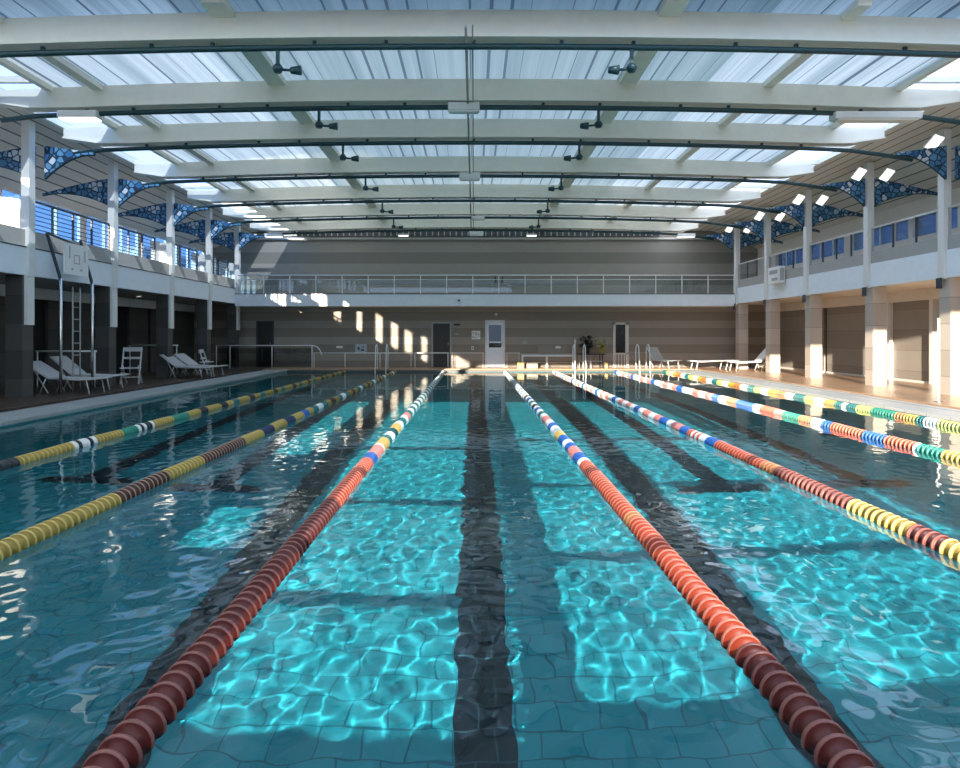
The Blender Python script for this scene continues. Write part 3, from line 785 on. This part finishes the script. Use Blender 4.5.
MB().lathe([(0,0),(.05,0),(.05,-.04),(0,-.04)], 12, 'Y').build('base', DARKM, t); MB().lathe([(0,-.12),(.05,-.10),(.065,-.06),(.03,-.03)], 12, 'Y').build('lamp_shade', WHITE, t)
t = thing('call_point', 'small white call point on wall between dark door and notice board', 'call point', (fx(472.5), WALL_F+.01, fz(348)))
MB().box((-.05,-.05,-.08), (.05,0,.08)).build('housing', WHITE, t); MB().box((-.02,-.06,-.03), (.02,-.05,.03)).build('button', BLACK, t)
t = thing('security_camera', 'tiny dark camera on far gallery fascia left of centre', 'camera', (fx(459, 27), 27.01, 3.0))
MB().box((-.05,-.08,-.04), (.05,0,.04)).build('housing', CURB, t); MB().lathe([(0,-.11),(.03,-.11),(.03,-.08)], 10, 'Y').build('lens', BLACK, t)
# three dark bottles standing on the far gallery rail's ledge
for k, px in enumerate((495.5, 499, 502.5)):
    o = MB().lathe([(0,0),(.035,0),(.04,.03),(.04,.2),(.015,.27),(.015,.31),(0,.31)], 10, 'Z').build('bottle', BLACK, None, (fx(px, 27.06), 27.2, 3.0))
    o.location.z = 3.74; tag(o, 'small dark bottle on ledge behind the far gallery rail, %s of three' % ['left','middle','right'][k], 'bottle', 'dark bottles on the far gallery')
tag(MB().box((.7, 27.12, 3.70), (1.5, 27.32, 3.735)).box((.75, 27.2, 3.0), (.8, 27.25, 3.70)).box((1.4, 27.2, 3.0), (1.45, 27.25, 3.70)).build('ledge', GREYP), 'narrow grey ledge behind the far gallery rail carrying three bottles', 'ledge')

# rails along the far deck
def floor_rail(label, pts, posts, r=.025, mid=None, mat=RAILW, panel=False):
    t = thing('handrail', label, 'handrail', (pts[0][0], pts[0][1], DECK))
    o0 = Vector((pts[0][0], pts[0][1], DECK))
    MB().tube([Vector(p)-o0 for p in pts], r, 8).build('rail', mat, t)
    for p in posts:
        q = Vector(p) - o0; MB().tube([(q.x, q.y, 0), (q.x, q.y, q.z)], r*.8, 8).build('post', mat, t)
    if panel:
        a, b = Vector(posts[0])-o0, Vector(posts[-1])-o0
        MB().box((a.x, a.y-.006, .08), (b.x, b.y+.006, a.z-.12)).build('glass_panel', glassy('screen_glass', (.72,.74,.72), .06), t)
zr = 1.5 - 9.5*27.15/640
xl = lambda px, Y: (px-474)*Y/640
floor_rail('long white handrail with glass screen at the far left of the deck', [(xl(216,27.15), 27.15, zr), (xl(313,27.15), 27.15, zr), (xl(317,27.15), 27.15, zr-.06), (xl(320,27.15), 27.15, zr-.2), (xl(321.5,27.15), 27.15, zr-.4)],
           [(xl(216.5,27.15),27.15,zr), (xl(230,27.15),27.15,zr), (xl(272,27.15),27.15,zr), (xl(312,27.15),27.15,zr)], panel=True)
zl = 1.5 - 17*27.7/640
floor_rail('low white rail along far wall, left of the dark door', [(xl(313,27.7),27.7,zl), (xl(412,27.7),27.7,zl)], [(xl(p,27.7),27.7,zl) for p in (314, 345, 380, 411)])
floor_rail('short low white rail in front of the dark door', [(xl(414,27.75),27.75,zl), (xl(449,27.75),27.75,zl)], [(xl(p,27.75),27.75,zl) for p in (415, 448)])
floor_rail('low white rail between dark door and white door', [(xl(450.5,27.8),27.8,zl), (xl(484,27.8),27.8,zl)], [(xl(p,27.8),27.8,zl) for p in (452, 483)], .016)
floor_rail('low white rail right of the white door', [(xl(506,27.8),27.8,zl), (xl(520,27.8),27.8,zl)], [(xl(p,27.8),27.8,zl) for p in (507, 519)], .016)
floor_rail('low grey rail under the tall window, behind the grab rail', [(xl(628,27.9),27.9,zl+.02), (xl(648,27.9),27.9,zl+.02)], [(xl(p,27.9),27.9,zl+.02) for p in (629, 647)], .016, mat=GREYP)
zr2 = 1.09
floor_rail('white handrail on left deck behind the nearest pair of loungers', [(-11.85, 17.3, zr2), (-10.2, 17.3, zr2)], [(-11.8, 17.3, zr2), (-10.25, 17.3, zr2)], .022)
floor_rail('white handrail on left deck between folding chair and farther loungers', [(-12.2, 22.6, 1.17), (-10.45, 22.6, 1.17)], [(-12.15, 22.6, 1.17), (-10.5, 22.6, 1.17)], .026)
# tall white handrail post at the right edge of the photo
t = thing('handrail', 'tall white pole on right deck in front of nearest right column', 'pole', (xl(938.5, 13.4), 13.4, DECK))
MB().tube([(0,0,0),(0,0,1.75)], .025, 8).build('pole', RAILW, t); MB().lathe([(0,0),(.08,0),(.08,.015),(0,.015)], 12, 'Z').build('base', STEEL, t)

# pool ladders: pairs of bent stainless grab rails
def ladder(label, x, y):
    t = thing('pool_ladder', label, 'ladder', (x, y, .09), 0, 'stainless ladders at the far pool end')
    for s in (-1, 1):
        P = [(s*.22, .55, 0), (s*.22, .55, .75)]
        for k in range(9):
            a = PI*k/8; P.append((s*.22, .30+.25*math.cos(a), .85+.2*math.sin(a)))
        P += [(s*.22, .02, .6), (s*.22, -.08, .1), (s*.22, -.08, -1.0)]
        MB().tube(P, .024, 8).build('grab_rail', RAILW, t)
    for k in range(3):
        MB().box((-.22, -.14, -.3-k*.3), (.22, -.04, -.27-k*.3)).build('tread', STEEL, t)
ladder('white pool ladder at far end, left of the centre lanes', xl(380.5, 26.4), POOL_F-.02)
ladder('white pool ladder at far end in front of bench and plant', xl(580.5, 26.4), POOL_F-.02)
ladder('white pool ladder at far end beside the reclined chair', xl(645, 26.4), POOL_F-.02)

# bench, boxes, plant
t = thing('bench', 'long dark-topped white-legged bench against far wall', 'bench', (xl(548, 27.6), 27.65, DECK))
MB().box((-1.15,-.22,.56), (1.15,.22,.60)).build('seat', GREYP, t); MB().box((-1.15,-.23,.50), (1.15,-.20,.56)).build('apron', RAILW, t)
for x in (-1.1, -.05, 1.1):
    for y in (-.2, .2): MB().box((x-.02,y-.02,0), (x+.02,y+.02,.56)).build('leg', RAILW, t)
MB().tube([(-1.1,.2,.22),(1.1,.2,.22)], .015, 6).build('stretcher', RAILW, t)
t = thing('storage_box', 'small tan box on floor at the left end of the bench', 'box', (xl(520.5, 27.3), 27.25, DECK)); MB().box((-.14,-.12,0), (.14,.12,.2)).build('body', WOODB, t, bevel=.01); MB().box((-.15,-.13,.2), (.15,.13,.25)).build('lid', YELLOWB, t)
t = thing('storage_box', 'wide pale box on floor under the bench', 'box', (xl(532, 27.6), 27.62, DECK)); MB().box((-.24,-.14,0), (.24,.14,.2)).build('body', plain('pale_box', (.40,.35,.28), .6), t, bevel=.01); MB().box((-.25,-.15,.2), (.25,.15,.24)).build('lid', GREYP, t)
t = thing('storage_box', 'tiny tan box on floor below the tall window, right of the plant stand', 'box', (xl(606, 27.6), 27.6, DECK)); MB().box((-.07,-.07,0), (.07,.07,.2)).build('body', WOODB, t, bevel=.01); MB().box((-.075,-.075,.2), (.075,.075,.23)).build('lid', YELLOWB, t)
def plant(label, px, dark):
    t = thing('potted_plant', label, 'plant', (xl(px, 27.7), 27.88 if dark else 27.48, DECK + .62))
    MB().lathe([(0,0),(.10,0),(.13,.2),(.11,.2),(0,.17)], 14, 'Z').build('pot', BLACK if dark else plain('olive_pot', (.30,.27,.03), .5), t)
    b = MB()
    for k in range(190 if dark else 60):
        a = random.uniform(0, 2*PI); r = random.uniform(.05, .36 if dark else .2); z = .2 + random.uniform(.0, .55 if dark else .36)
        c = Vector((r*math.cos(a), r*math.sin(a)*(.3 if dark else .45), z)); d = Vector((math.cos(a), math.sin(a)*.5, random.uniform(-.4,.7))).normalized(); u = d.cross(Vector((0,0,1))).normalized()
        L = random.uniform(.12,.22); w = .06
        b.face([c, c+d*L*.5+u*w, c+d*L, c+d*L*.5-u*w])
    b.build('foliage', LEAF if dark else LEAFY, t)
    s = MB()
    for k in range(6):
        a = k*1.05; s.tube([(0,0,.15),(.1*math.cos(a),.08*math.sin(a),.35)], .01, 5)
    s.build('stem', LEAF, t)
plant('dark bushy potted plant on the stand against the far wall', 588, True)
plant('small yellow-green potted plant beside the dark bushy plant', 600.5, False)
t = thing('plant_stand', 'dark metal stand with white rails carrying two plants', 'stand', (xl(592, 27.7), 27.75, DECK))
MB().box((-.62,-.36,.58), (.52,.3,.62)).build('top', BLACK, t)
for x in (-.6, -.1, .4):
    for y in (-.32,.26): MB().box((x-.02,y-.02,0), (x+.02,y+.02,.58)).build('leg', GREYP if x < .3 else BLACK, t)
MB().tube([(-.6,-.33,.3),(.4,-.33,.3)], .014, 6).build('stretcher', RAILW, t)
t = thing('rescue_pole', 'white rescue pole standing by the bench end behind the ladder', 'pole', (xl(575, 27.3), 27.3, DECK))
MB().tube([(0,0,0),(0,0,1.25)], .022, 8).build('pole', RAILW, t); MB().tube([(-.08,0,.2),(-.08,0,1.05)], .03, 8).build('sleeve', SLINGG, t)

# ------------------------------------------------------------------ loungers and chairs
def lounger(label, loc, rz, back=.75, mat=SLINGW, frame=RAILW, flat=False, group='sun loungers on the pool deck', L=1.9):
    """long axis x: head at -x"""
    t = thing('sun_lounger', label, 'sun lounger', loc, rz, group)
    zs = .36; hx = -L*.12; w = .31
    bl = L*.40; ca, sa = math.cos(back), math.sin(back)
    if flat: ca, sa = 1, .02
    f = MB()
    for s in (-1, 1):
        f.tube([(hx, s*w, zs), (L*.28, s*w, zs-.03), (L*.5, s*w, zs)], .02, 6)
        f.tube([(hx, s*w, zs), (hx-bl*ca, s*w, zs+bl*sa)], .02, 6)
    f.tube([(L*.5,-w,zs),(L*.5,w,zs)], .02, 6); f.tube([(hx-bl*ca,-w,zs+bl*sa),(hx-bl*ca,w,zs+bl*sa)], .02, 6)
    f.build('frame', frame, t)
    b = MB(); b.prism([(hx, zs+.012), (L*.28, zs-.018), (L*.49, zs+.012), (L*.49, zs+.028), (L*.28, zs), (hx, zs+.03)], 'Y', -w+.01, w-.01); b.build('seat', mat, t)
    M = Matrix.Translation((hx, 0, zs+.01)) @ Matrix.Rotation(back if not flat else .02, 4, 'Y')
    MB().box((-bl+.01, -w+.01, 0), (0, w-.01, .02), 0, M).build('backrest', mat, t)
    for s in (-1, 1):
        MB().tube([(L*.36, s*w, zs-.02), (L*.40, s*w, 0)], .017, 6).build('leg', frame, t)
        MB().tube([(hx-.08 if not flat else hx-.3, s*w, zs), (hx-.22, s*w, 0)], .017, 6).build('leg', frame, t)
        if not flat: MB().tube([(hx-bl*ca*.6, s*w, zs+bl*sa*.6), (hx-.02, s*w, .02)], .014, 6).build('strut', frame, t)
    return t
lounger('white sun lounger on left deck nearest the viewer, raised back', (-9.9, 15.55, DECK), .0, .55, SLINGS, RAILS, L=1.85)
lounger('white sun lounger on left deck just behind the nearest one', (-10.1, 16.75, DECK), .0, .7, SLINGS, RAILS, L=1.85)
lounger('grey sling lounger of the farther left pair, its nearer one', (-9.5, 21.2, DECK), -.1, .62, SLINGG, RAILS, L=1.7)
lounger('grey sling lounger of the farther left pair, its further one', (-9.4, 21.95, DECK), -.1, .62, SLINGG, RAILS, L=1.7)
lounger('white reclined lounger on right deck with back turned to columns', (xl(752, 25.45), 25.45, DECK), PI, .85, L=1.9)
lounger('low flat white lounger lying at the far right pool corner', (xl(712, 26.3), 26.3, DECK), PI, .05, flat=True, L=1.9)
lounger('white framed lounger with grey back by the far wall ladder', (xl(662, 27.2), 27.2, DECK), -1.0, .95, SLINGL, L=1.6)
def folding_chair(label, loc, rz, mat, H_=1.0):
    t = thing('folding_chair', label, 'chair', loc, rz, 'upright chairs on the left deck')
    w = .24
    for s in (-1, 1):
        MB().bar((.18, s*w, 0), (-.12, s*w, H_), .035).build('leg', mat, t)
        MB().bar((-.24, s*w*.86, 0), (.10, s*w*.86, .52), .035).build('leg', mat, t)
    MB().box((-.10,-w,.44), (.26,w,.47)).build('seat', mat, t)
    b = MB(); b.box((-.14,-w,H_-.12), (-.10,w,H_)); b.box((-.08,-w,H_-.34), (-.04,w,H_-.28)); b.build('backrest', mat, t)
    MB().box((.12,-w,.18), (.15,w,.21)).build('stretcher', mat, t)
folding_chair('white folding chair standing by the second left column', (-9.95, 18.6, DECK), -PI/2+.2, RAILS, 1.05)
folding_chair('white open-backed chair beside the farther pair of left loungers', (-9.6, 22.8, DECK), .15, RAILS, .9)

# tall stand with a backboard on the left deck
t = thing('backboard_stand', 'tall pole stand with white backboard in front of the left gallery', 'stand', (-9.75, 15.1, DECK))
for y in (0, 1.25): MB().tube([(0,y,0),(0,y,2.75)], .035, 8).build('pole', STEEL, t)
for y in (0, 1.25): MB().bar((0,y,2.7), (-.05,y-.42,3.75), .05, .05).build('arm', DARKM, t)
MB().bar((-.05,-.42,3.75), (-.05,.83,3.6), .04).build('cross_bar', DARKM, t)
bb = MB().box((-.02,.12,2.86), (.02,1.05,3.62)).build('board', SIGNW, t)
b = MB()
for (a, c, ww, hh) in ((.3,3.4,.03,.3),(.58,3.35,.22,.02),(.58,3.15,.22,.02),(.48,3.25,.02,.22),(.68,3.25,.02,.22),(.4,3.0,.08,.04),(.75,3.0,.08,.04),(.9,3.35,.03,.3)):
    b.box((.02,a-ww/2,c-hh/2), (.026,a+ww/2,c+hh/2))
b.build('markings', CURB, bb)
lad = MB()
lad.tube([(-.25,.85,0),(-.25,.85,2.6)], .02, 6).tube([(-.25,1.15,0),(-.25,1.15,2.6)], .02, 6)
for k in range(8): lad.tube([(-.25,.85,.3+k*.3),(-.25,1.15,.3+k*.3)], .015, 6)
lad.build('ladder', GREYP, t)
# white unit on the right gallery fascia
Yu = 23.2
t = thing('scoreboard', 'white box unit mounted on the right gallery fascia', 'unit', (COLX_R-.03, Yu, 3.42))
MB().box((-.22,-.45,-.02), (0,.45,.58)).build('housing', SIGNW, t, bevel=.02)
MB().box((-.235,-.32,.32), (-.22,.28,.46)).build('display', CURB, t); MB().box((-.235,-.32,.08), (-.22,.1,.18)).build('vent', GREYP, t); MB().box((-.20,-.455,.06), (-.04,-.45,.5)).build('side_panel', GREYP, t)
t = thing('recessed_downlight', 'small lit lamp under the left gallery by the third column', 'light', (-11.0, 21.0, 2.79)); MB().lathe([(0,.06),(.1,.06),(.1,.0),(.08,0)], 12, 'Z').build('rim', WHITE, t); MB().lathe([(0,.0),(.08,.0),(.08,.02)], 12, 'Z').build('diffuser', LAMPW, t)

# ------------------------------------------------------------------ outside: pale buildings beyond the left windows
def building(label, x0, y0, w, d, h, n, m):
    t = thing('building', label, 'building', (x0, y0, -.3), 0, 'white buildings outside the left windows')
    MB().box((-w,0,0), (0,d,h)).build('wall', plain('ext_wall', (.78,.79,.80), .8), t)
    for i in range(n):
        for j in range(m):
            y = d*(i+.5)/n; z = h*(j+.55)/m
            f = MB().box((0,y-.55,z-.7), (.06,y+.55,z+.7)).build('window', DARKM, t)
            MB().box((.06,y-.45,z-.6), (.07,y+.45,z+.6)).build('pane', plain('ext_pane', (.06,.14,.3), .1), f)
    MB().box((-w-.2,-.2,h), (.2,d+.2,h+.3)).build('roof', plain('ext_roof', (.5,.5,.5), .8), t)
building('white block with dark windows outside, behind the second left railing', -30, 44, 8, 8, 8.6, 4, 4)
building('taller white block outside, behind the farther left railings', -30, 58, 8, 9, 9.6, 4, 4)
struct('ground', MB().box((-90,-40,-.6), (WALL_L-.31,120,-.31)).box((WALL_R+.31,-40,-.6),(90,120,-.31)).box((WALL_L-.31,30.4,-.6),(WALL_R+.31,120,-.31)), plain('ground_paving', (.35,.35,.33), .9))

# ------------------------------------------------------------------ light
W = bpy.data.worlds.new('sky'); S.world = W; W.use_nodes = True
nt = W.node_tree; nt.nodes.clear()
tc = N(nt, 'ShaderNodeTexCoord'); sp = N(nt, 'ShaderNodeSeparateXYZ'); lk(nt, tc.outputs['Generated'], sp.inputs[0])
mr = N(nt, 'ShaderNodeMapRange'); lk(nt, sp.outputs[2], mr.inputs[0]); mr.inputs[1].default_value = -.02; mr.inputs[2].default_value = .6
cl = mix_col(nt, mr.outputs[0], (.55,.72,1.0), (.36,.56,.94))
bg = N(nt, 'ShaderNodeBackground', Strength=2.4); lk(nt, cl, bg.inputs['Color'])
wo = N(nt, 'ShaderNodeOutputWorld'); lk(nt, bg.outputs[0], wo.inputs[0])

def sun(name, d, e, col, ang, caustic=False):
    l = bpy.data.lights.new(name, 'SUN'); l.energy = e; l.color = col; l.angle = ang
    o = bpy.data.objects.new(name, l); C.objects.link(o)
    o.rotation_euler = Vector(d).to_track_quat('-Z', 'Y').to_euler(); o.location = (0, -10, 20)
    if caustic: l.cycles.is_caustics_light = True
sun('low_sun', (SA, 1, -SZ), 14.0, (1, .86, .70), .004)
sun('added_high_sun', (TX, TS, -1), 2.0, (1, .96, .90), .004, True)       # added second sun, refracted into ripples of light on the pool floor
sun('added_high_sun_direct', (TX, TS, -1), 1.5, (1, .93, .84), .004)  # added twin of that second sun, for everything above the water

# ------------------------------------------------------------------ camera
cam = bpy.data.cameras.new('camera'); co = bpy.data.objects.new('camera', cam); C.objects.link(co)
co.location = (0, 0, H); co.rotation_euler = (PI/2, 0, 0)
cam.sensor_width = 36; cam.lens = 24; cam.shift_x = 6/960; cam.shift_y = -48/960; cam.clip_end = 400; cam.clip_start = .05
S.camera = co
cy = S.cycles
cy.use_denoising = True; cy.caustics_reflective = False; cy.caustics_refractive = True
cy.sample_clamp_indirect = 6; cy.max_bounces = 12; cy.diffuse_bounces = 5; cy.transparent_max_bounces = 16
S.view_settings.view_transform = 'Standard'; S.view_settings.look = 'None'; S.view_settings.exposure = 0.25
